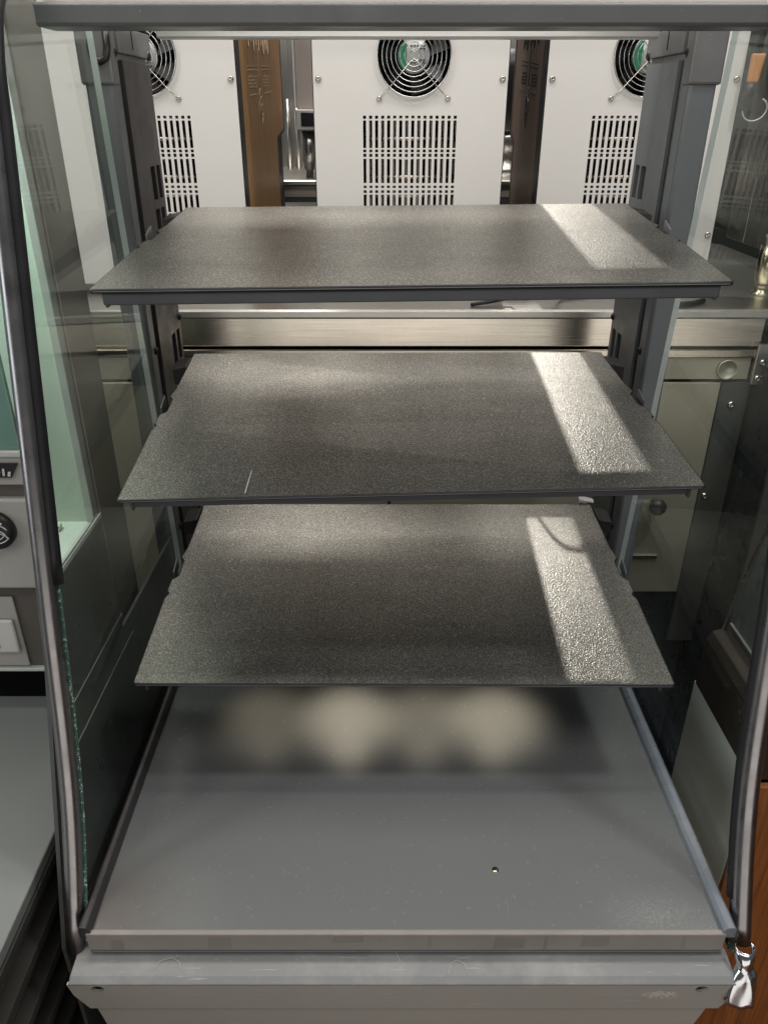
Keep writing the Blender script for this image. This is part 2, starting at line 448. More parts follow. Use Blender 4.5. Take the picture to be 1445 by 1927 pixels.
# glass side panels
def arc(c, r, a0, a1, n):
    return [(c[0] + r * math.cos(R(a0 + (a1 - a0) * i / n)), c[1] + r * math.sin(R(a0 + (a1 - a0) * i / n))) for i in range(n + 1)]
edge_line = [(.442, -.046), (.470, -.034)] 
front = [(.470, -.040), (.530, .102), (.585, .309), (.649, .533), (.690, .660), (.700, .705), (.712, .735), (.732, .765), (.762, .788), (.80, .800)]
def smooth_curve(p, k=6):
    q = []
    for i in range(len(p) - 1):
        p0, p1, p2, p3 = p[max(i - 1, 0)], p[i], p[i + 1], p[min(i + 2, len(p) - 1)]
        for j in range(k):
            t = j / k
            q.append(tuple(.5 * (2 * p1[d] + (p2[d] - p0[d]) * t + (2 * p0[d] - 5 * p1[d] + 4 * p2[d] - p3[d]) * t * t + (3 * p1[d] - p0[d] - 3 * p2[d] + p3[d]) * t ** 3) for d in (0, 1)))
    q.append(p[-1]); return q
front_s = smooth_curve([(.462, -.032), (.530, .110), (.588, .309), (.648, .520), (.690, .668), (.706, .728), (.735, .772), (.80, .800)], 7)
for x, s in ((XL, -1), (XR, 1)):
    b = MB()
    outline = front_s + [(.945, .800), (.945, -.002), (.47, -.030)]
    x0 = x - .0035
    b.prism([(x0, y, z) for y, z in outline], (.007, 0, 0), 'glass', 'glass_edge')
    kp = b.mi('glass_edge_pale')
    for f in b.bm.faces:
        if f.material_index == b.mi('glass_edge') and f.calc_center_median().y > .78: f.material_index = kp
    kg = b.mi('gasket')
    for f in b.bm.faces:
        q = f.calc_center_median()
        if f.material_index == b.mi('glass_edge') and q.z < -.005 and q.y > .6: f.material_index = kg
    lean = (lambda z: .017 - .024 * (z + .03)) if s < 0 else (lambda z: -.012 + .04 * (z + .03))
    for v in b.bm.verts: v.co.x += lean(v.co.z)
    g = b.build('side_glass', None, case)
    # metal tube and black gasket over the front edge of the pane
    xo = x + s * (.0078 if s < 0 else .0055)
    tb = MB()
    pts = [(xo, y - .004, z - .001) for y, z in (front_s[2:] if s < 0 else front_s[1:])]
    low = pts[0]
    pts = [(low[0], low[1] - .010, low[2] - .028)] + pts if s < 0 else pts
    pts = [(p[0] + lean(p[2]), p[1], p[2]) for p in pts]
    t = tb.tube(pts, .0090 if s < 0 else .0100, 14).build('edge_tube', 'chrome_tube', case)
    gk = MB()
    gp = [(x - s * .0012 + lean(z), y - .001, z) for y, z in front_s[14 if s < 0 else 3:]]
    gk.tube(gp, .0062, 8).build('edge_gasket', 'gasket', case)
# crumpled chrome foot of the right tube
cf = MB()
rows = []
for i in range(15):
    t = i / 14
    cx_, cy_, cz_ = .3420 - .004 * t, .450 - .024 * t ** .8, -.006 - .049 * t
    r_ = .0090 + .0022 * t - .0030 * math.exp(-((t - .30) / .09) ** 2)
    row = []
    for k_ in range(25):
        a = R(-125 + 250 * k_ / 24)
        fold = .0013 * math.sin(3 * a + 1.2 + 5 * t) * min(1, t * 3) + .0008 * math.sin(7 * a - 4 * t) * t
        row.append(cf.bm.verts.new((cx_ + (r_ + fold) * math.sin(a) * (1 + .15 * t), cy_ - (r_ + fold) * math.cos(a) * (.85 - .35 * t), cz_ + .0016 * math.sin(4 * a) * t)))
    rows.append(row)
for a, b in zip(rows, rows[1:]):
    for k_ in range(24):
        f = cf.bm.faces.new([a[k_], a[k_ + 1], b[k_ + 1], b[k_]]); f.smooth = True; f.material_index = cf.mi('chrome')
foot_ = cf.build('crumpled_tube_foot', None, case)
sf_ = foot_.modifiers.new('thickness', 'SOLIDIFY'); sf_.thickness = .0009
foot_['label'] = 'crushed bright chrome end of the right edge tube'
cw = MB()
cw.hexa([(0.3245, .436, -.034), (0.3375, .429, -.030), (0.3375, .434, -.030), (0.3245, .440, -.034), (0.3235, .429, -.056), (0.3375, .424, -.058), (0.3375, .430, -.058), (0.3235, .433, -.056)])
cw.build('bent_tube_flap', 'chrome', case, .0015)

# header bars and top
hb = MB()
hb.prism([(-.303, .800, .7545), (-.303, .798, .7575), (-.303, .798, .7708), (-.303, .8005, .7730), (-.303, .805, .7730), (-.303, .8055, .7730), (-.303, .845, .7730), (-.303, .845, .7545)], (.654, 0, 0))
hb.build('front_header', 'frame', case, .0012)
tb_ = MB(); tb_.prism([(-.296, .8065, .7733), (-.296, .8065, .7808), (-.296, 1.124, .7808), (-.296, 1.124, .7778), (-.296, .8105, .7778), (-.296, .8105, .7733)], (.641, 0, 0))
tb_.build('top_board', 'cream', case)['label'] = 'cream board closing the top of the case'
rh = MB(); rh.prism([(-.272, 1.100, .7670), (-.272, 1.098, .7690), (-.272, 1.098, .7775), (-.272, 1.1235, .7775), (-.272, 1.125, .7670)], (.612, 0, 0))
rh.build('rear_header', 'alu', case, .0006)

# posts with slotted inserts
def make_post(side):
    s = -1 if side == 'l' else 1
    xi = -.309 if s < 0 else .358          # inner face
    xo = xi + s * .034
    y0, y1 = 1.020, 1.185
    b = MB()
    b.prism([(xo, y0 + .006, -.05), (xo - s * .003, y0, -.05), (xi + s * .004, y0, -.05), (xi, y0 + .004, -.05), (xi, y0 + .028, -.05), (xi + s * .003, y0 + .030, -.05), (xi + s * .003, y1, -.05), (xo, y1, -.05)], (0, 0, .8272))
    p = b.build('rear_post', 'post', case, .0015)
    # insert plate with paired slots
    ip = MB()
    xa, xb = (xi + s * .002, xi - s * .0025)
    ya, yb = y0 + .040, y1 - .004
    slots = [(.622, .580), (.568, .535), (.395, .350), (.340, .300), (.17, .12), (.10, .04)]
    cols = [(yb - .058, yb - .036), (yb - .028, yb - .010)] if True else []
    zs = sorted({-.04, .742, *[z for q in slots for z in q]})
    ys = sorted({ya, yb, *[y for q in cols for y in q]})
    for z0, z1 in zip(zs, zs[1:]):
        for c0, c1 in zip(ys, ys[1:]):
            zm, ym = (z0 + z1) / 2, (c0 + c1) / 2
            if any(q[1] < zm < q[0] for q in slots) and any(q[0] < ym < q[1] for q in cols): continue
            ip.box(min(xa, xb), max(xa, xb), c0, c1, z0, z1)
    bmesh.ops.remove_doubles(ip.bm, verts=ip.bm.verts, dist=1e-5)
    # drop the inner walls between neighbouring cells
    seen = {}
    for f in list(ip.bm.faces):
        seen.setdefault(tuple(sorted(v.index for v in f.verts)), []).append(f)
    ip.bm.verts.index_update()
    seen = {}
    for f in ip.bm.faces: seen.setdefault(frozenset(v.index for v in f.verts), []).append(f)
    dead = [f for q in seen.values() if len(q) > 1 for f in q]
    bmesh.ops.delete(ip.bm, geom=dead, context='FACES_ONLY')
    o = ip.build('slotted_insert', 'post_dark' if s < 0 else 'post', p)
    for zc in (.395, .12):
        screw(p, (xi - s * .0002, y0 + .022, zc), (-s, 0, 0), .0042, 'black')
    screw(p, (xb, yb - .004, .410), (-s, 0, 0), .0042, 'black')
    screw(p, (xb, yb - .004, .752), (-s, 0, 0), .005, 'black')
    screw(p, (xi - s * .0002, y0 + .015, .748), (-s, 0, 0), .005, 'black')
    # bracket sleeve at the top of the post
    cx0, cx1 = sorted((xo + s * .0025, xi - s * .003))
    MB().box(cx0, cx1, y0 - .004, y0 + .020, .715, .7770).build('top_sleeve', 'frame', case, .003)
    cx0, cx1 = sorted((xi - s * .004, xi + s * .01))
    MB().box(cx0, cx1, y0 + .030, y1 + .004, .749, .7770).build('header_bracket', 'frame', case, .001)
    cap = MB(); cap.box(*sorted((xi - s * .0045, xi - s * .004)), y0 + .085, y0 + .087, .755, .776); cap.build('bracket_seam', 'hole', case)
    return p
make_post('l'); make_post('r')
# pull handle loop on the left sleeve
lh = MB()
lh.tube([(-.326, 1.018, .770), (-.328, 1.016, .752), (-.326, 1.014, .742), (-.318, 1.013, .738), (-.311, 1.014, .742), (-.309, 1.016, .752), (-.309, 1.018, .770)], .0042, 10)
lh.build('black_loop_handle', 'black', case)

# shelves ----------------------------------------------------------------
def lerp(a, b, t): return Vector(a) * (1 - t) + Vector(b) * t
def make_shelf(FL, FR, BL, BR, lipin, lipdrop, lipv, label, lip_x=(.0, 1.)):
    FL, FR, BL, BR = map(Vector, (FL, FR, BL, BR))
    up = (FR - FL).cross(BL - FL).normalized()
    def P(u, v, h=0.): return lerp(lerp(FL, FR, u), lerp(BL, BR, u), v) + up * h
    left = [(0.004, 0), (0, .008), (0, .40), (.006, .425), (.0, .44), (.001, .50), (.013, .525), (.013, .61), (.004, .635), (.010, .70), (.012, .90), (.012, 1.)]
    pts = [(u, v) for u, v in left] + [(1 - u, v) for u, v in reversed(left)]
    th = .0042
    b = MB()
    a = [b.bm.verts.new(P(u, v)) for u, v in pts]; d = [b.bm.verts.new(P(u, v, -th)) for u, v in pts]
    f = b.bm.faces.new(a); f.material_index = b.mi('shelf')
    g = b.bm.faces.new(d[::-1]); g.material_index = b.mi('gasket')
    for i in range(len(a)):
        b.bm.faces.new([a[i], d[i], d[(i + 1) % len(a)], a[(i + 1) % len(a)]]).material_index = b.mi('shelf_edge')
    o = b.build('shelf', None, case, .0017, 3); o.modifiers[0].material = 1; o['label'] = label
    # folded lip under the front edge
    q = MB(); u0, u1 = lip_x
    q.hexa([P(u0 + lipin, lipv, -th - lipdrop), P(u1 - lipin, lipv, -th - lipdrop), P(u1 - lipin, lipv + .012, -th - lipdrop), P(u0 + lipin, lipv + .012, -th - lipdrop),
            P(u0 + lipin, lipv, -th - .0002), P(u1 - lipin, lipv, -th - .0002), P(u1 - lipin, lipv + .012, -th - .0002), P(u0 + lipin, lipv + .012, -th - .0002)])
    q.build('front_lip', 'shelf_under', o, .0015)
    # side walls under the plate, and hook tabs standing up at the notches
    for s in (0, 1):
        k = (lambda u: u) if s == 0 else (lambda u: 1 - u)
        w = MB(); w.hexa([P(k(.016), .03, -th - .016), P(k(.020), .03, -th - .016), P(k(.020), .96, -th - .028), P(k(.016), .96, -th - .028),
                          P(k(.016), .03, -th - .0003), P(k(.020), .03, -th - .0003), P(k(.020), .96, -th - .0003), P(k(.016), .96, -th - .0003)])
        w.build('side_flange', 'shelf_under', o)
        t = MB(); t.hexa([P(k(.0015), .53, -.006), P(k(.0045), .53, -.006), P(k(.0045), .60, -.006), P(k(.0015), .60, -.006),
                          P(k(.0015), .53, .004), P(k(.0045), .53, .004), P(k(.0045), .595, .009), P(k(.0015), .595, .009)])
        t.build('hook_tab', 'shelf_edge', o, .0006)
        h = MB(); h.hexa([P(k(-.028), .90, -.030), P(k(.006), .90, -.030), P(k(.006), .99, -.030), P(k(-.028), .99, -.030),
                          P(k(-.028), .90, -.008), P(k(.006), .90, -.004), P(k(.006), .99, -.004), P(k(-.028), .99, -.008)])
        h.build('hook_bracket', 'post_dark', o, .001)
    return o, P
s1, P1 = make_shelf((-.2648, .7103, .5450), (.3201, .7103, .5521), (-.2594, 1.0703, .5771), (.3278, 1.0703, .5823), .018, .0115, .006, 'top shelf, dusty grey-brown with a deep front lip')
s2, P2 = make_shelf((-.2627, .6827, .3449), (.3220, .6827, .3608), (-.2644, 1.0427, .3913), (.3118, 1.0427, .3935), .025, .010, .020, 'middle shelf, sloping to the left')
s3, P3 = make_shelf((-.2666, .6461, .1428), (.3184, .6461, .1406), (-.2654, 1.0061, .1767), (.3162, 1.0061, .1767), .025, .008, .035, 'bottom shelf, the darkest of the three')
# white plastic clip at the rear right of the bottom shelf
MB().hexa([P3(.955, 1.0, .001), P3(.995, 1.0, .001), P3(1.0, 1.03, .001), P3(.955, 1.03, .001), P3(.958, 1.0, .007), P3(.99, 1.0, .004), P3(.99, 1.03, .004), P3(.958, 1.03, .008)]).build('white_clip', 'white', s3, .001)
# unseen strip added under the bottom shelf to carry the deck glow
strip_l = MB(); strip_l.hexa([P3(.15, .30, -.0125), P3(.85, .30, -.0125), P3(.85, .345, -.0125), P3(.15, .345, -.0125), P3(.15, .30, -.0045), P3(.85, .30, -.0045), P3(.85, .345, -.0045), P3(.15, .345, -.0045)])
strip_l.build('hidden_strip', 'shelf_under', s3)

for pts, lb in (([(-.213, .441, -.0277), (-.208, .449, -.0272), (-.198, .452, -.0270), (-.190, .448, -.0272), (-.187, .441, -.0277)], 'pale curled lint thread on the sill near its left end'),
                ([(.064, .436, -.0282), (.066, .446, -.0274), (.073, .450, -.0272), (.080, .446, -.0274), (.082, .436, -.0282)], 'pale hoop of lint on the sill, right of its middle'),
                ([(.010, .462, -.0267), (.016, .456, -.0268), (.020, .446, -.0274)], 'straight pale lint thread near the middle of the sill')):
    t = MB().tube([(x, y, z + .0008) for x, y, z in pts], .0002, 5).build('lint_thread', 'scuff', None, origin=pts[0]); tag(t, lb, 'thread', 'lint threads on the sill')
sc_ = MB(); sc_.hexa([P2(.218, .02, .0001), P2(.2195, .02, .0001), P2(.2215, .165, .0001), P2(.2205, .165, .0001), P2(.218, .02, .0004), P2(.2195, .02, .0004), P2(.2215, .165, .0004), P2(.2205, .165, .0004)])
sc_.build('scratch', 'scuff', s2)
# ================================================================== steel counter behind
CT = .392
ctr = thing('steel_counter', (0, 1.6, FLOOR), 'long stainless steel counter with drawer and doors behind the display case', 'counter')
tp = MB(); tp.prism([(-1.1, 1.300, .377), (-1.1, 1.298, .380), (-1.1, 1.298, CT - .003), (-1.1, 1.303, CT), (-1.1, 2.02, CT), (-1.1, 2.02, .377)], (1.95, 0, 0))
tp.build('worktop', 'steel_top', ctr)
box('apron_band', 'steel', ctr, -1.1, .655, 1.308, 1.330, .328, .3768, .001)
box('shadow_gap', 'hole', ctr, -1.1, .64, 1.318, 1.34, .3235, .3278, 0)
box('rail_edge', 'steel', ctr, -1.1, .655, 1.302, 1.335, .309, .3232, .0015)
dr = box('drawer_front', 'steel_dull', ctr, .40, .645, 1.306, 1.33, .2695, .3086, .001)
MB().lathe((.605, 1.306, .288), (0, -1, 0), [(.018, 0), (.018, .004), (.0165, .0055), (.0155, .003), (0, .003)], 24).build('round_pull', 'steel_dull', dr)
box('drawer_front', 'steel_dull', ctr, -.75, .36, 1.306, 1.33, .2695, .3086, .001)
box('corner_bracket', 'steel_v', ctr, .647, .672, 1.296, 1.335, .262, .335, .002)
screw(ctr, (.66, 1.296, .302), (0, -1, 0), .005); screw(ctr, (.657, 1.296, .274), (0, -1, 0), .005)
def door(x0, x1, hx_=None):
    d = box('door', 'steel_dull', ctr, x0, x1, 1.304, 1.33, -.175, .264, .0015)
    if hx_ is not None:
        MB().lathe((hx_, 1.304, .030), (0, -1, 0), [(.006, 0), (.006, .012), (.012, .016), (.0155, .022), (.015, .030), (.010, .036), (.0, .0375)], 22).build('round_knob', 'black', d)
        box('label_holder', 'steel_v', d, hx_ - .028, hx_ + .025, 1.300, 1.304, -.095, -.087, .0008)
        MB().lathe((hx_ - .045, 1.304, -.068), (0, -1, 0), [(.0035, 0), (.0035, .002), (0, .003)], 12).build('door_stud', 'screw', d)
    return d
door(.385, .600, .520); door(.02, .380); door(-.36, .015); door(-.80, -.365)
box('end_stile', 'dark_side', ctr, .603, .655, 1.308, 1.33, -.3, .264, .001)
screw(ctr, (.627, 1.308, .222), (0, -1, 0), .0055); screw(ctr, (.615, 1.308, .040), (0, -1, 0), .0055)
box('carcass', 'dark_side', ctr, -1.08, .64, 1.334, 2.0, FLOOR, .322, 0)
box('kick_board', 'navy', ctr, -1.08, .64, 1.322, 1.333, FLOOR, -.185, 0)

# ================================================================== machines on the counter
MY = 1.45
def make_machine(name, cx, depth, label, wood_r, wood_l, eng):
    root = thing(name, (cx, MY, CT), label, 'machine', 'machines standing in a row on the steel counter')
    w = .160; zb, zt = CT + .014, CT + .72
    # pierced front panel -------------------------------------------------
    xs = [cx - w]; gx0 = cx - .0785; pitch = .01013; sw = .0052
    cols = [(gx0 + i * pitch, gx0 + i * pitch + sw) for i in range(16)]
    rows, z = [], .681
    pat = [.0048, .0420, .0044, .0052, .0385, .0040, .0045, .0420, .0044, .0052, .030]
    gaps = [.0024, .0022, .0020, .0028, .0040, .0035, .0025, .0022, .0020, .0028, 0]
    for h, g in zip(pat, gaps):
        rows.append((z - h, z)); z -= h + g
    b = MB(); k = {}
    def V(x, z_):
        key = (round(x, 5), round(z_, 5))
        if key not in k: k[key] = b.bm.verts.new((x, MY, z_))
        return k[key]
    xe = sorted({cx - w, cx + w, *[x for q in cols for x in q], cx - .075, cx + .083})
    fz, fr = .768, .0605
    f0, f1 = fz - .068, fz + .068
    fx0, fx1 = cx + .0055 - .068, cx + .0055 + .068
    xe = sorted({cx - w, cx + w, *[x for q in cols for x in q]})
    ze = sorted({zb, f0 - .004, *[z_ for q in rows for z_ in q]})
    for z0, z1 in zip(ze, ze[1:]):
        for x0, x1 in zip(xe, xe[1:]):
            xm, zm = (x0 + x1) / 2, (z0 + z1) / 2
            if any(a < xm < c for a, c in cols) and any(a < zm < c for a, c in rows): continue
            b.bm.faces.new([V(x0, z0), V(x1, z0), V(x1, z1), V(x0, z1)])
    # upper part: fan hole
    ztop = f0 - .004; fcx = cx + .0055
    N = 48
    def rim(a):
        dx, dz = math.cos(a), math.sin(a); t = 1e9
        if dx > 1e-6: t = min(t, (cx + w - fcx) / dx)
        if dx < -1e-6: t = min(t, (cx - w - fcx) / dx)
        if dz > 1e-6: t = min(t, (zt - fz) / dz)
        if dz < -1e-6: t = min(t, (ztop - fz) / dz)
        return (fcx + dx * t, fz + dz * t)
    aa = sorted({*[2 * math.pi * i / N for i in range(N)], *[math.atan2(zz - fz, xx - fcx) % (2 * math.pi) for xx in (cx - w, cx + w) for zz in (ztop, zt)]})
    for a, c in zip(aa, aa[1:] + [aa[0] + 2 * math.pi]):
        p, q = rim(a), rim(c)
        b.bm.faces.new([b.bm.verts.new((fcx + fr * math.cos(a), MY, fz + fr * math.sin(a))), b.bm.verts.new((p[0], MY, p[1])), b.bm.verts.new((q[0], MY, q[1])), b.bm.verts.new((fcx + fr * math.cos(c), MY, fz + fr * math.sin(c)))])
    bmesh.ops.remove_doubles(b.bm, verts=b.bm.verts, dist=1e-5)
    p = b.build('back_panel', 'panel', root)
    sm = p.modifiers.new('thickness', 'SOLIDIFY'); sm.thickness = .0016; sm.offset = -1 if p.data.polygons[0].normal.y < 0 else 1
    # body shell behind the panel
    sh = MB()
    y0, y1 = MY + .003, MY + depth
    sh.box(cx - w + .008, cx + w - .008, y0 + .20, y1 - .02, zb + .01, zt - .003)
    sh.box(cx - w + .004, cx - w + .008, y0 + .001, y1 - .02, zb + .01, zt - .003)
    sh.box(cx + w - .008, cx + w - .004, y0 + .001, y1 - .02, zb + .01, zt - .003)
    sh.build('body_shell', 'inside', root)
    MB().box(cx - w + .008, cx + w - .008, MY + .003, MY + depth - .02, zt - .0028, zt).build('top_cover', 'panel', root)
    # condenser seen through the slots
    cd = MB()
    for i in range(26):
        x = cx - .088 + i * .0069
        cd.box(x, x + .0008, MY + .012, MY + .045, zb + .02, .690)
    for i in range(9):
        zz = zb + .03 + i * .030
        cd.tube([(cx - .09, MY + .0065, zz), (cx + .09, MY + .0065, zz)], .0034, 8)
    cd.build('condenser', 'fin', root)
    # fan
    fan = MB(); fan.lathe((fcx, MY + .004, fz), (0, 1, 0), [(.0612, 0), (.0612, .044), (.0600, .044), (.0600, 0), (.0612, 0)], 40, caps=False).build('fan_shroud', 'black', root)
    hub = MB().lathe((fcx, MY + .008, fz), (0, 1, 0), [(.0, 0), (.0250, .0), (.0262, .002), (.0262, .02)], 32).build('fan_hub', 'silver', root)
    gs = MB(); pts = [(fcx + .0255 * math.cos(a), MY + .0070, fz + .0255 * math.sin(a)) for a in [R(118 + i * 8) for i in range(16)]]
    gs.prism(pts, (0, .0008, 0)); gs.build('green_label', 'green', hub)
    tx = MB()
    for r_, zz in enumerate((.013, .009, -.007, -.011, -.016)):
        for j in range(5):
            if random.random() < .85: tx.box(fcx - .006 + j * .0052, fcx - .0028 + j * .0052, MY + .0070, MY + .0076, fz + zz, fz + zz + .0018)
    tx.build('label_print', 'gasket', hub)
    bl = MB()
    for i in range(7):
        a = 2 * math.pi * i / 7 + .2
        q = []
        for rr, da, yy in ((.026, -.20, .012), (.058, -.02, .010), (.058, .62, .028), (.026, .42, .026)):
            q.append((fcx + rr * math.cos(a + da), MY + yy, fz + rr * math.sin(a + da)))
        bl.prism(q, (0, .0012, 0))
    bl.build('fan_blades', 'black', root)
    MB().lathe((fcx, MY + .045, fz), (0, 1, 0), [(0, 0), (.0605, 0), (.0605, .002), (0, .002)], 32).build('fan_back', 'inside', root)
    gd = MB()
    for rr in (.0600, .0522, .0449, .0376, .0303, .0230, .0158, .0088):
        gd.tube([(fcx + rr * math.cos(2 * math.pi * i / 48), MY - .0045, fz + rr * math.sin(2 * math.pi * i / 48)) for i in range(48)], .00075 if rr < .059 else .0011, 6, closed=True)
    for sz in (-1, 1):
        gd.tube([(fcx - .0555, MY - .0014, fz + sz * .0600), (fcx - .044, MY - .0058, fz + sz * .050), (fcx - .006, MY - .0062, fz + sz * .009), (fcx, MY - .0062, fz + sz * .005), (fcx + .006, MY - .0062, fz + sz * .009), (fcx + .044, MY - .0058, fz + sz * .050), (fcx + .0555, MY - .0014, fz + sz * .0600)], .00085, 6)
    gd.build('fan_guard', 'wire', root)
    for sx in (-1, 1):
        for sz in (-1, 1): screw(root, (fcx + sx * .057, MY - .0005, fz + sz * .0615), (0, -1, 0), .0034)
        for zz in (.735, .492, .424): screw(root, (cx + sx * (w - .0085), MY - .0005, zz), (0, -1, 0), .0040)
    # wooden side boards with a black edging
    for s, on in ((1, wood_r), (-1, wood_l)):
        xs_ = cx + s * w; a, c = sorted((xs_ - s * .006, xs_ + s * .001))
        d1 = depth; d2 = depth - (.14 if depth > .5 else .05)
        bd = MB()
        prof = [(MY + .046, zb), (MY + d2 - .006, zb), (MY + d2 - .006, .634), (MY + d1 - .01, .652), (MY + d1 - .01, zt), (MY + .046, zt)]
        bd.prism([(a, y, z_) for y, z_ in prof], (c - a, 0, 0))
        sd = bd.build('side_board', on or 'black', root)
        ed = MB()
        e0, e1 = sorted((xs_ - s * .006, xs_ + s * .0015))
        ed.box(e0, e1, MY + .0005, MY + .0455, zb, zt)
        ed.build('front_edging', 'black', root, .001)
        e2 = MB()
        e2.prism([(e0, MY + d2 - .0055, zb), (e0, MY + d2 + .006, zb), (e0, MY + d2 + .006, .628), (e0, MY + d1 + .004, .646), (e0, MY + d1 + .004, zt), (e0, MY + d1 - .0095, zt), (e0, MY + d1 - .0095, .6515), (e0, MY + d2 - .0055, .6335)], (e1 - e0, 0, 0))
        e2.build('rear_edging', 'black', root)
        if on and eng == s:
            e = MB(); xp = xs_ + s * .0009; th = (s * .0006, 0, 0)
            Y0 = MY + (depth * .19 if depth > .5 else .085); W_ = depth * .50 if depth > .5 else .185
            def yy(t): return Y0 + W_ * t if s > 0 else Y0 + W_ * t
            def bar(t0, t1, z0, z1, hh, dz=0):
                e.prism([(xp, yy(t0), z0), (xp, yy(t1), z0 + dz), (xp, yy(t1), z0 + dz + hh), (xp, yy(t0), z0 + hh)], th)
            for zz in (.758, .7515):
                bar(0, .40, zz, 0, .0018, .006); bar(.55, .98, zz + .008, 0, .0018, .006)
            bar(.02, .33, .712, 0, .0018, .004); bar(.62, .98, .7185, 0, .0018, .005)
            for c0 in (.02, .60):                          # two blocks of carved lines
                for r_ in range(4):
                    for q in range(5):
                        t0 = c0 + q * .064
                        bar(t0, t0 + .044, .7245 + r_ * .0055 + (c0 + q * .06) * .012, 0, .0034 if (q + r_) % 3 else .002)
            # centre ornament: a long drop with a twisted stem
            def ycv(t, z_, wd): e.tube([(xp, yy(t[i]), z_[i]) for i in range(len(t))], wd, 5)
            ycv([.44, .45, .44, .46], [.795, .775, .75, .728], .0010)
            ycv([.46, .40, .42, .50, .54, .50, .46, .43, .47, .53, .52, .47, .46], [.728, .718, .708, .714, .704, .696, .700, .690, .680, .684, .674, .668, .660], .0009)
            ycv([.46, .36, .38, .46, .56, .54, .46], [.710, .698, .682, .668, .684, .700, .710], .0008)
            # row of tall lettering strokes above
            for q in range(9):
                t0 = .05 + q * .10; h_ = (.030, .022, .034, .026, .030, .020, .032, .024, .028)[q]
                ycv([t0, t0 + .02, t0 + .05, t0 + .06], [.824, .824 - h_, .824 - h_ - .004, .822], .0011)
            e.build('engraving', 'engr_pale' if s > 0 else 'engr_dark', sd)
    # adjustable feet
    for sx in (-1, 1):
        for fy in (MY + .05, MY + depth - .06):
            MB().lathe((cx + sx * (w - .03), fy, CT + .0003), (0, 0, 1), [(.014, 0), (.014, .004), (.008, .006), (.008, .014)], 16).build('foot', 'black', root)
    return root
make_machine('vented_machine', .050, .30, 'white vented machine at the middle of the row, straight behind the top shelf', None, None, 0)
make_machine('vented_machine', -.3965, .66, 'white vented machine beside the left post, its brown board side turned to the gap', 'wood', 'black', 1)
make_machine('vented_machine', .4345, .35, 'white vented machine beside the right post, with a dark engraved board side', None, 'wood_dark', -1)
# a taller steel machine on legs at the right end of the counter
m4 = thing('steel_machine', (.86, 1.6, CT), 'grey steel machine on a brassy leg, right end of the counter', 'machine')
box('side_panel', 'steel_v', m4, .700, .703, 1.40, 1.555, .462, .95, .0008)
box('rear_side_panel', 'steel_v', m4, .700, .703, 1.558, 1.64, .462, .95, .0008)
box('body', 'dark_side', m4, .7032, 1.05, 1.41, 1.75, .47, .95, .002)
lg = MB().lathe((.692, 1.425, CT + .0002), (0, 0, 1), [(.019, 0), (.020, .003), (.0125, .006), (.0120, .018), (.0155, .019), (.0165, .055), (.0165, .085), (0, .0855)], 24).build('leg', 'brass', m4)
MB().prism([(.6775, 1.415, .475), (.6775, 1.435, .475), (.6775, 1.434, .490), (.6775, 1.425, .496), (.6775, 1.416, .490)], (.006, 0, 0)).build('leg_bracket', 'steel_v', m4)
MB().lathe((.98, 1.425, CT + .0002), (0, 0, 1), [(.019, 0), (.020, .003), (.0125, .006), (.0120, .018), (.0155, .019), (.0165, .085), (0, .0855)], 24).build('leg', 'brass', m4)

# cable lying on the counter behind the top shelf, and a white loop of wire
cb = MB().tube([(.155, 1.325, CT + .003), (.19, 1.335, CT + .006), (.222, 1.338, CT + .012), (.232, 1.338, CT + .034), (.240, 1.338, CT + .052), (.252, 1.338, CT + .064), (.268, 1.338, CT + .066), (.285, 1.345, CT + .055), (.300, 1.36, CT + .030), (.32, 1.38, CT + .006), (.37, 1.40, CT + .0035)], .0032, 8).build('power_cable', 'rubber', None, origin=(.25, 1.35, CT))
tag(cb, 'black cable arching on the steel counter behind the top shelf', 'cable')
cb2 = MB().tube([(.43, 1.335, CT + .0045), (.47, 1.325, CT + .0045), (.51, 1.322, CT + .0045), (.535, 1.33, CT + .0045), (.56, 1.35, CT + .0045)], .0045, 8).build('cable_end', 'rubber', None, origin=(.5, 1.33, CT))
tag(cb2, 'thick dark hose end lying on the counter right of the right post', 'hose')
# tool hanging on the right of the row
ot = thing('hand_tool', (0.566, 1.42, .74), 'orange-handled tool with a black tip hanging right of the last white machine', 'tool')
MB().hexa([(0.596, 1.425, .728), (0.612, 1.425, .728), (0.612, 1.437, .728), (0.596, 1.437, .728), (0.596, 1.425, .770), (0.617, 1.425, .770), (0.617, 1.437, .770), (0.596, 1.437, .770)]).build('handle', 'orange', ot, .003)
MB().tube([(0.603, 1.431, .728), (0.602, 1.431, .715), (0.598, 1.431, .700), (0.598, 1.431, .688)], [.008, .0075, .005, .003], 10).build('tip', 'black', ot)
MB().tube([(0.604, 1.431, .770), (0.606, 1.431, .80), (0.609, 1.431, .84)], .006, 10).build('hanging_strap', 'black', ot)
wl = MB().tube([(.617 + .0195 * math.cos(R(a_)), 1.43 - .004 * math.sin(R(a_)), .690 + .017 * math.sin(R(a_))) for a_ in range(170, 431, 15)], .0013, 8).build('white_wire', 'white', None, origin=(.63, 1.43, .69))
tag(wl, 'thin white wire loop below the orange-handled tool', 'wire')

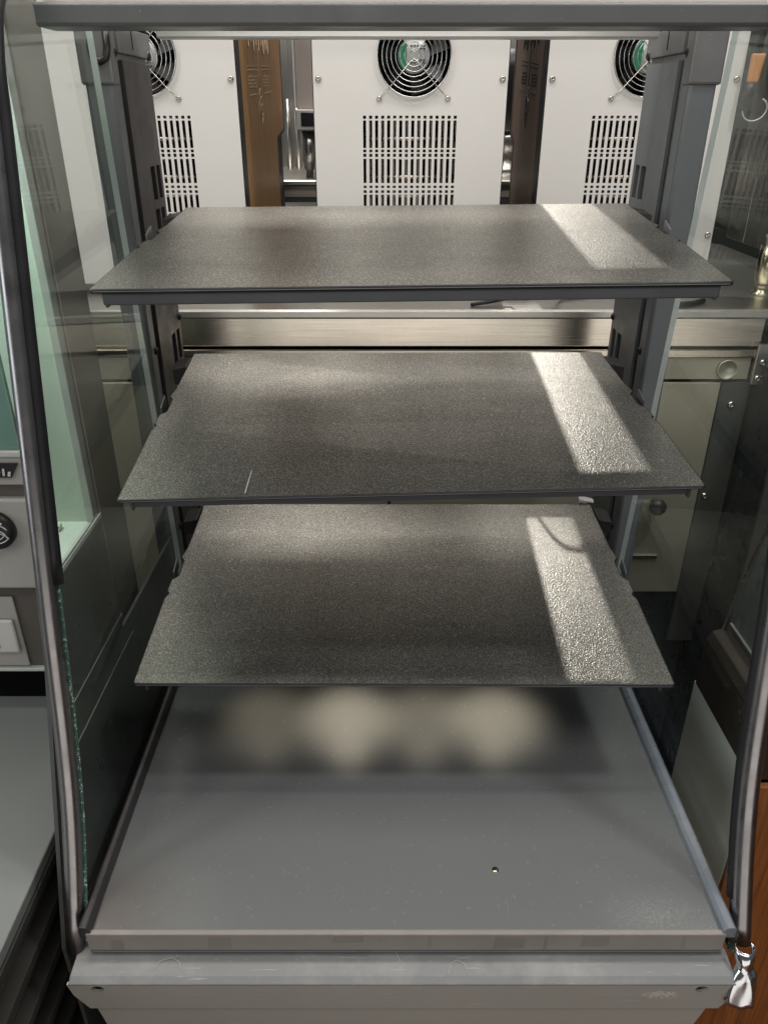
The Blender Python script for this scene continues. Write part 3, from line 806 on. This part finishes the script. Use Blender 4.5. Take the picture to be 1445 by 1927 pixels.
# ------------------------------------------------ second counter and dispenser beyond the row
bc = thing('rear_counter', (0, 2.5, FLOOR), 'rear steel counter and splashback seen through the gap left of the middle machine', 'counter')
MB().prism([(-.9, 2.25, .508), (-.9, 2.248, .511), (-.9, 2.248, .519), (-.9, 2.252, .522), (-.9, 2.80, .522), (-.9, 2.80, .508)], (2.0, 0, 0)).build('worktop', 'steel_top', bc)
box('front_band', 'pinkgrey', bc, -.9, 1.1, 2.26, 2.28, .478, .5078, .001)
box('cabinet', 'dark_side', bc, -.9, 1.1, 2.262, 2.78, FLOOR, .4778, 0)
box('splashback', 'steel_v', bc, -.9, 1.1, 2.80, 2.815, .45, 1.1, 0)
for x in (-.236, -.262, -.29):
    MB().tube([(x, 2.72, .522), (x, 2.72, .72)], .008, 10).build('tap_column', 'steel_v', bc)
dp = thing('drink_dispenser', (-.185, 2.36, .5222), 'pale upright dispenser with a dark screen and steel spout, in the left gap', 'dispenser')
box('column', 'pinkgrey', dp, -.224, -.10, 2.33, 2.50, .692, 1.05, .004)
box('column_edge', 'white', dp, -.229, -.2242, 2.325, 2.50, .695, 1.05, .001)
hd = box('head', 'white', dp, -.224, -.11, 2.30, 2.45, .640, .6918, .004)
box('screen', 'screen', hd, -.210, -.15, 2.297, 2.2998, .652, .684, .001)
MB().lathe((-.196, 2.34, .5225), (0, 0, 1), [(.010, 0), (.010, .02), (.014, .021), (.014, .04), (.0185, .042), (.0185, .117)], 24).build('spout_tube', 'steel_v', dp)
MB().lathe((-.155, 2.40, .5225), (0, 0, 1), [(.03, 0), (.03, .117)], 24).build('support_tube', 'white', dp)
kb = thing('dark_box', (-.205, 2.15, .39), 'dark box with a slanting rod standing at the foot of the left gap', 'box')
box('body', 'dark_side', kb, -.26, -.12, 2.05, 2.2, CT + .0003 - .4, .472, .002)
MB().tube([(-.232, 2.045, .475), (-.19, 2.04, .44), (-.15, 2.035, .40)], .004, 8).build('rod', 'steel_dull', kb)
gd = thing('grinder', (.36, 2.4, .5222), 'steel grinder half seen in the narrow right gap', 'grinder')
MB().lathe((.362, 2.4, .5225), (0, 0, 1), [(.04, 0), (.04, .02), (.03, .03), (.03, .07), (.034, .075), (.034, .10), (.03, .11)], 24).build('body', 'steel_v', gd)
MB().lathe((.362, 2.4, .633), (0, 0, 1), [(.03, 0), (.045, .01), (.05, .16), (.048, .2)], 24).build('hopper', 'black', gd)
wl_ = MB().box(-5, 5, 9.0, 9.1, FLOOR, 5).build('wall', 'backwall', None); tag(wl_, 'plain beige wall behind everything', 'wall', kind='structure')

# ================================================================== neighbours on the left
lc = thing('side_counter', (-.75, .5, FLOOR), 'grey-topped counter with dark louvred side, left of the display case', 'counter')
box('worktop', 'ctr_top', lc, -1.2, -.340, .15, .948, .006, .020, .0015)
sd = MB()
for i in range(9):
    z1 = .0055 - i * .048
    sd.prism([(-.338, .15, z1 - .001), (-.338, .15, z1 - .010), (-.352, .15, z1 - .046), (-.362, .15, z1 - .046), (-.362, .15, z1 - .001)], (0, .79, 0))
for i in range(9):
    z1 = .0055 - i * .048
    sd.box(-.366, -.3625, .15, .94, z1 - .047, z1)
sd.build('louvred_side', 'louver', lc)
box('carcass', 'dark_side', lc, -1.2, -.37, .15, .94, FLOOR, .0055, 0)

nc = thing('warming_cabinet', (-.6, .83, .0205), 'warming cabinet with mint-white inside, teal front glass and pale fascia, on the left counter', 'cabinet')
# front face (towards the camera) and open right side showing the lining
FY = .735
box('front_glass', 'teal', nc, -.95, -.372, FY, FY + .006, .377, .80, .001)
box('window_sill', 'pale_trim', nc, -.95, -.366, FY - .004, FY + .012, .3705, .3768, .001)
lp = box('logo_plate', 'fascia', nc, -.95, -.366, FY - .002, FY + .012, .338, .3703, .001)
pz_ = MB(); pz_.prism([(-.62, FY - .0045, .3475), (-.386, FY - .0045, .3475), (-.376, FY - .0045, .3640), (-.62, FY - .0045, .3640)], (0, .002, 0))
pz_.build('logo_field', 'black', lp, .0004)
lt = MB()
for x, w_, z0, z1 in ((-.425, .006, .349, .360), (-.417, .005, .352, .361), (-.411, .004, .349, .356), (-.404, .008, .350, .354), (-.394, .003, .350, .358), (-.389, .004, .3495, .3545)):
    lt.prism([(x, FY - .0055, z0), (x + w_ * .7, FY - .0055, z0), (x + w_, FY - .0055, z1), (x + w_ * .3, FY - .0055, z1)], (0, .0012, 0))
lt.build('logo_lettering', 'white', lp)
box('dark_reveal', 'fascia_dark', nc, -.95, -.368, FY + .004, FY + .02, .322, .3378, 0)
fa = box('fascia', 'fascia', nc, -.95, -.366, FY - .004, FY + .02, .2085, .3218, .003)
BX, BZ = -.4165, .286
kn = MB().lathe((BX, FY - .0042, BZ), (0, -1, 0), [(.0225, 0), (.0225, .005), (.0205, .009), (.012, .0105), (0, .011)], 36).build('round_badge', 'black', fa)
bk = MB()
for a0, a1, rr, dz in ((15, 150, .0175, .0010), (10, 165, .0150, -.0045), (12, 168, .0175, -.0095), (195, 345, .0175, -.0020), (200, 340, .0130, -.0005)):
    bk.tube([(BX + rr * math.cos(R(a0 + (a1 - a0) * q / 14)), FY - .0146, BZ + dz + rr * .62 * math.sin(R(a0 + (a1 - a0) * q / 14))) for q in range(15)], .0007, 6)
for x0 in (.001, .006, .0105):
    bk.tube([(BX + x0, FY - .0148, BZ + .0105 - x0 * .25), (BX + x0 + .0022, FY - .0146, BZ + .0165 - x0 * .35)], .0011, 6)
bk.build('badge_relief', 'pale_trim', kn)
rc = box('lower_front', 'fascia_dark', nc, -.95, -.366, FY + .010, FY + .03, .088, .2083, .002)
box('power_panel', 'fascia', nc, -.60, -.425, FY + .007, FY + .0098, .090, .190, .001)
so = box('socket', 'white', nc, -.50, -.430, FY + .002, FY + .0068, .113, .160, .004)
box('socket_hole', 'hole', so, -.475, -.452, FY + .0012, FY + .0019, .121, .128, 0); box('socket_hole', 'hole', so, -.475, -.450, FY + .0012, FY + .0019, .138, .145, 0)
box('bottom_trim', 'pale_trim', nc, -.95, -.366, FY + .004, FY + .03, .0835, .0878, .001)
# lining seen through the clear right side
li = MB()
li.box(-.90, -.372, .868, .880, .222, .80)          # lining towards the back
li.box(-.90, -.372, FY + .022, .8678, .212, .2218)
li.box(-.91, -.9002, FY + .022, .880, .222, .80)
li.box(-.90, -.372, FY + .022, .88, .7905, .80)
li.build('lining', 'mint', nc)
MB().hexa([(-.62, .80, .2225), (-.40, .84, .2225), (-.40, .852, .2225), (-.62, .812, .2225), (-.62, .80, .232), (-.40, .84, .229), (-.40, .852, .229), (-.62, .812, .232)]).build('inner_ledge', 'mint', nc, .001)
box('window_frame', 'pale_trim', nc, -.371, -.361, .857, .874, .226, .80, .001)
box('window_bottom_frame', 'pale_trim', nc, -.371, -.361, FY + .022, .874, .216, .2258, .001)
box('steel_column', 'taupe', nc, -.385, -.358, .8745, .958, .025, .80, .001)
dp_ = box('lower_side', 'dark_side', nc, -.40, -.362, FY + .032, .8740, .0205, .2158, .001)
for z in (.165, .055):
    MB().box(-.3622, -.3612, FY + .034, .872, z, z + .0016).build('seam', 'pale_trim', dp_)
box('top_cover', 'fascia', nc, -.95, -.36, FY, .958, .8005, .812, .002)
box('gap_shade_block', 'hole', nc, -.9, -.405, FY + .032, .95, .0205, .2115, 0)  # black block stands for the shade in the gap under the cabinet
# floor plate between the two
tl = thing('partition', (-.32, .8, FLOOR), 'dark upright panel with two pale seams, close behind the lower left glass', 'partition')
MB().prism([(-.320, .482, -.060), (-.320, .600, .270), (-.320, .606, .284), (-.320, .769, .284), (-.320, .773, .125), (-.320, 1.03, .115), (-.320, 1.03, FLOOR), (-.320, .482, FLOOR)], (.004, 0, 0)).build('sheet', 'dark_side', tl)
for z, y0, y1 in ((.147, .575, .775), (.1025, .560, .80)):
    MB().prism([(-.3159, y0, z), (-.3159, y1, z - .004), (-.3159, y1, z - .003), (-.3159, y0, z + .001)], (.0006, 0, 0)).build('seam', 'pale_trim', tl)
MB().box(-.3159, -.3150, .606, .769, .281, .286).build('top_trim', 'pale_trim', tl)

# ================================================================== neighbours on the right
rn = thing('side_stand', (.6, .72, FLOOR), 'pale grey stand with a worn brown rounded edge, right of the display case', 'stand')
box('side_panel', 'pale_side', rn, .420, .430, .632, .806, FLOOR, .014, .001)
box('body', 'navy', rn, .4305, .90, .64, .80, FLOOR, .012, 0)
box('front_panel', 'stand_wood', rn, .4205, .90, .624, .6318, FLOOR, .012, .001, 'orange-brown wooden front')
re = MB(); re.prism([(.418, .800, .0145), (.418, .800, .088), (.424, .800, .100), (.436, .800, .104), (.448, .800, .098), (.452, .800, .088), (.452, .800, .0145)], (0, -.168, 0))
re.build('rounded_edge', 'leather', rn, .002)
pp = thing('glazed_panel', (.6, .95, FLOOR), 'grey-green glazed panel with a pale bar, at the right beyond the brown edge', 'panel')
MB().prism([(.550, .86, -.10), (.550, .985, -.10), (.550, .972, .06), (.550, .945, .20), (.550, .86, .20)], (.012, 0, 0)).build('pane', 'grey_glass', pp, .001)
MB().tube([(.549, 1.01, -.07), (.549, 1.0, -.02), (.549, .985, .06), (.549, .955, .17), (.549, .935, .24)], .0024, 8).build('edge_rod', 'screw', pp)
box('pale_bar', 'white', pp, .546, .5498, .862, .984, -.0235, -.0205, .0005)
box('base', 'navy', pp, .54, .70, .82, 1.02, FLOOR, -.102, .001)
dc = thing('dark_cabinet', (.95, 1.4, FLOOR), 'navy-black cabinet at the right end of the steel counter', 'cabinet')
box('body', 'navy', dc, .66, 1.5, 1.20, 1.9, FLOOR, .300, .002)
box('front_frame', 'dark_side', dc, .662, .72, 1.192, 1.1998, -.7, .298, .001)

fl = MB().box(-5, 5, -3, 9.05, FLOOR - .05, FLOOR).build('floor', 'floor', None); tag(fl, 'brown wooden floor', None, kind='structure')

# ================================================================== light
def area(name, loc, target, sx, sy, power, col=(1, 1, 1), spread=180):
    l = bpy.data.lights.new(name, 'AREA'); l.shape = 'RECTANGLE'; l.size = sx; l.size_y = sy; l.energy = power; l.color = col
    l.spread = R(spread)
    o = bpy.data.objects.new(name, l); COL.objects.link(o); o.location = loc
    d = Vector(target) - Vector(loc); o.rotation_euler = d.to_track_quat('-Z', 'Y').to_euler()
    return o
area('ceiling_light', (0, -.4, 2.2), (0, 1.2, .5), 2.8, .7, 14, (1, .955, .90))
area('row_light', (0, 1.0, 2.1), (0, 1.45, .4), 2.2, .30, 21, (1, .95, .89))  # added light that brightens the machine panels but not the shelf fronts
area('front_fill', (.3, -2.2, -.22), (0, 1.2, .4), 3.4, 1.2, 14, (1, .95, .88))  # added fill from the front, mirrored by the steel counter
area('ceiling_spot', (-1.05, .52, 2.0), (-.1, .56, 0), .20, .20, 5.5, (1, .93, .84))
area('ceiling_spot', (.95, .52, 2.0), (.1, .56, 0), .14, .14, 7.5, (.95, .97, 1))
area('side_fill', (-2.6, -.4, 1.0), (0, .5, .3), 1.2, 1.6, 16, (.92, .97, 1))  # added fill from the left, for the highlight along the edge tubes
area('cabinet_fill', (-.62, .80, .786), (-.62, .80, .2), .4, .08, 2.2, (.98, 1, .96))  # added light, out of view, to brighten the mint lining
area('back_light', (-.05, 2.3, 2.3), (-.05, 1.9, .4), .9, .5, 26, (1, .95, .88))  # added light for the side boards and the area behind the row
# lamp on the far wall shining down through the gap between two machines
l = bpy.data.lights.new('gap_lamp', 'SPOT'); l.energy = 1450; l.spot_size = R(4.2); l.spot_blend = .1; l.shadow_soft_size = .045; l.color = (1, .96, .89)
o = bpy.data.objects.new('gap_lamp', l); COL.objects.link(o); o.location = (.252, 7.0, 4.17)
o.rotation_euler = (Vector((.245, 1.2, .62)) - o.location).to_track_quat('-Z', 'Y').to_euler()
area('canopy_fill', (.025, .865, .7665), (.025, 1.12, .735), .56, .014, .28, (1, .95, .87))  # added light hidden under the top board, brightens the rear header
for x, e in ((-.145, .42), (-.0405, 1.25), (.0573, .62), (.148, 1.1)):  # added spots, unseen under the shelf, for the warm pools on the deck
    l = bpy.data.lights.new('deck_glow', 'SPOT'); l.energy = e; l.spot_size = R(66); l.spot_blend = 1.; l.shadow_soft_size = .022; l.color = (1, .86, .66)
    o = bpy.data.objects.new('deck_glow', l); COL.objects.link(o); o.location = (x, .762, .128); o.rotation_euler = (R(-6), 0, 0)

w = bpy.data.worlds.new('World'); S.world = w; w.use_nodes = True
bg = w.node_tree.nodes['Background']; bg.inputs[0].default_value = (.95, 1, 1, 1); bg.inputs[1].default_value = .085

# ================================================================== camera
cam = bpy.data.cameras.new('camera'); co = bpy.data.objects.new('camera', cam); COL.objects.link(co)
co.location = (0, 0, .689); co.rotation_euler = (R(90 - 27.6), 0, 0)
cam.sensor_fit = 'VERTICAL'; cam.sensor_height = 36; cam.lens = 1446 / 1927 * 36
cam.shift_x = 7.5 / 1927
cam.clip_start = .02; cam.clip_end = 50
S.camera = co
S.view_settings.view_transform = 'Standard'; S.view_settings.look = 'None'; S.view_settings.exposure = .17; S.view_settings.gamma = 1
S.view_settings.use_curve_mapping = False
S.render.engine = 'CYCLES'
S.cycles.max_bounces = 7; S.cycles.diffuse_bounces = 3; S.cycles.glossy_bounces = 4; S.cycles.transparent_max_bounces = 24
S.cycles.use_denoising = True
S.cycles.use_adaptive_sampling = False
S.cycles.sample_clamp_indirect = 2.5
S.cycles.sample_clamp_direct = 6
S.cycles.blur_glossy = 1.
S.cycles.caustics_reflective = False
